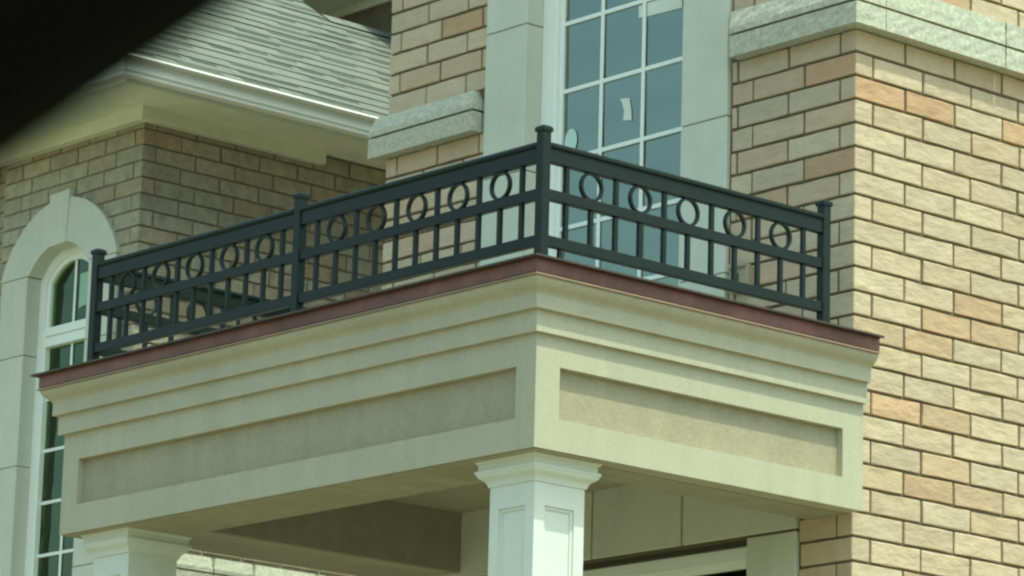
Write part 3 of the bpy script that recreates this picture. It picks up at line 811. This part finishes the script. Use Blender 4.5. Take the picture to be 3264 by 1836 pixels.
# upper wall beyond the ridge: brick with its shade put into the brown, pale frieze, tan soffit
UY = 4.6
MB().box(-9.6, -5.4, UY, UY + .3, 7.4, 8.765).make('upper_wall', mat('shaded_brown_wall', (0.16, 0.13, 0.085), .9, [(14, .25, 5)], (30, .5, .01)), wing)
MB().box(-9.6, -5.4, UY - .02, UY + .3, 8.765, 8.812).make('frieze_strip', M_soffit, wing)
MB().box(-9.6, -5.4, UY - .28, UY + .3, 8.835, 8.845).box(-9.6, -5.4, UY - .01, UY + .3, 8.812, 8.835).make('soffit', M_soffit, wing)
MB().box(-9.62, -5.4, UY - .30, UY - .28, 8.825, 8.97).make('fascia', M_alum, wing)
MB().prism([(UY - .3, 8.97), (UY + 3, 8.97), (UY + 3, 10.8)], 'x', -9.7, -5.3).make('upper_roof', M_shingle, wing, tone=0.0)

# ================================================================== SMALL THINGS
# dust and drip streaks on the trim, following the fall of rain water
for mm, amt in ((M_stucco, .045), (M_copper, .16), (M_stone, .03), (M_panel, .05)):
    t = mm.node_tree; p = t.nodes['Principled BSDF']; src = p.inputs['Base Color'].links[0].from_socket
    tc = t.nodes.new('ShaderNodeTexCoord'); mp = t.nodes.new('ShaderNodeMapping'); mp.inputs['Scale'].default_value = (14, 14, 1.1)
    nz = t.nodes.new('ShaderNodeTexNoise'); nz.inputs['Scale'].default_value = 1.0; nz.inputs['Detail'].default_value = 5
    mr = t.nodes.new('ShaderNodeMapRange'); mr.inputs[1].default_value = .35; mr.inputs[2].default_value = .65; mr.inputs[3].default_value = 1 - amt; mr.inputs[4].default_value = 1 + amt * .5
    vm = t.nodes.new('ShaderNodeVectorMath'); vm.operation = 'SCALE'
    t.links.new(tc.outputs['Object'], mp.inputs[0]); t.links.new(mp.outputs[0], nz.inputs['Vector']); t.links.new(nz.outputs[0], mr.inputs[0])
    t.links.new(src, vm.inputs[0]); t.links.new(mr.outputs[0], vm.inputs['Scale']); t.links.new(vm.outputs[0], p.inputs['Base Color'])
def flat(name, pts, y, m, label, cat, group=None):
    o = MB().prism(pts, 'y', y - .0012, y).make(name, m)
    o['label'] = label; o['category'] = cat
    if group: o['group'] = group
    return o
gy2 = 0.07 + .03 - .0015
flat('paper_tag', [(-1.360, 5.808), (-1.305, 5.800), (-1.294, 5.755), (-1.290, 5.708), (-1.338, 5.716), (-1.334, 5.755), (-1.345, 5.786)], gy2, M_paper, 'small curved white strip of paper stuck on the middle pane of the tall window', 'paper tag')
flat('paper_sheet', [(-1.214, 6.112), (-1.018, 6.106), (-1.018, 6.168), (-1.214, 6.168)], gy2, M_paper, 'white sheet of paper taped across the right panes high in the tall window', 'paper sheet')
flat('paper_slip', [(-1.262, 6.118), (-1.240, 6.116), (-1.240, 6.165), (-1.262, 6.167)], gy2, M_paper, 'tiny white paper slip beside the vertical bar, left of the big sheet', 'paper slip')
flat('oval_sticker', [(-1.640 + .036 * math.cos(t * math.pi / 10), 5.690 + .050 * math.sin(t * math.pi / 10)) for t in range(20)], gy2, M_stick, 'pale blue oval sticker on the left pane just above the railing corner', 'sticker')
flat('pale_rectangle', [(-7.585, 6.245), (-7.475, 6.262), (-7.475, 6.440), (-7.585, 6.436)], gy - .002, mat('pale_green_rectangle', (0.34, 0.50, 0.40), .7, (8, .06, 3)), 'pale green rectangle inside the right half of the arched window', 'window label')  # flat pale green piece lying just before the right-hand pane
ol = root('outdoor_socket', (-0.56, -.03, 4.90), 'grey outdoor socket box on the brick wall beside the tall window, seen through the railing', 'electrical socket')
MB().box(-0.612, -0.512, -.030, -.002, 4.885, 4.985).make('cover_plate', M_panel, ol, bevel=.004)
MB().box(-0.604, -0.520, -.046, -.030, 4.975, 4.992).make('hood', M_panel, ol, bevel=.003)
MB().box(-0.578, -0.556, -.034, -.030, 4.915, 4.955).make('socket_face', M_shadowgap, ol, bevel=.002)

# car window frame close to the camera (out of focus in the upper left)
car = root('car_window_frame', (9.0, -9.6, 1.6), 'black out of focus car window frame cutting across the upper left corner', 'car window frame')
P0 = Vector((9.3396, -9.7710, 1.6)); rX = Vector((0.662181, 0.748836, 0.027583)); uX = Vector((0.154518, -0.172471, 0.97282)); fX = Vector((-0.733239, 0.639921, 0.229916))
# world positions of the frame's inner edge: a hoop about 0.35 m from the eye, sloping pillar, roof rail, rear pillar and sill
D_ = .35
def wp(a, b): return P0 + fX * D_ + rX * (a - .0005) + uX * (b + .0005)      # metres to the right / up in the plane of the door
edge = [(-.20, -.125), (-.10, -.035), (-.062, -.0060), (-.0462, .0100), (-.0365, .0168), (-.0260, .0240), (-.012, .0350), (.004, .0480), (.030, .066), (.07, .084), (.14, .10), (.30, .115), (.46, .10), (.52, .0), (.50, -.16), (.40, -.20), (.1, -.21), (-.2, -.20), (-.24, -.17)]
hoop = []
for i, (a, b) in enumerate(edge):
    pa = Vector(edge[i - 1]); pb = Vector(edge[(i + 1) % len(edge)]); tt = (pb - pa).normalized(); nn = Vector((-tt.y, tt.x))
    sec = []
    for (o, h) in ((0.000, .000), (.003, -.010), (.010, -.016), (.05, -.018), (.056, -.012), (.056, .012), (.05, .018), (.010, .016), (.003, .010)):
        q = wp(a + nn.x * o, b + nn.y * o) + fX * h; sec.append(tuple(q))
    hoop.append(sec)
hm = MB(); hm.grid(hoop, closed_cols=True, closed_rows=True)
hm.make('frame', M_dark, car)
print('bricks', nb, 'wing bricks', nw, 'shingles', ns)
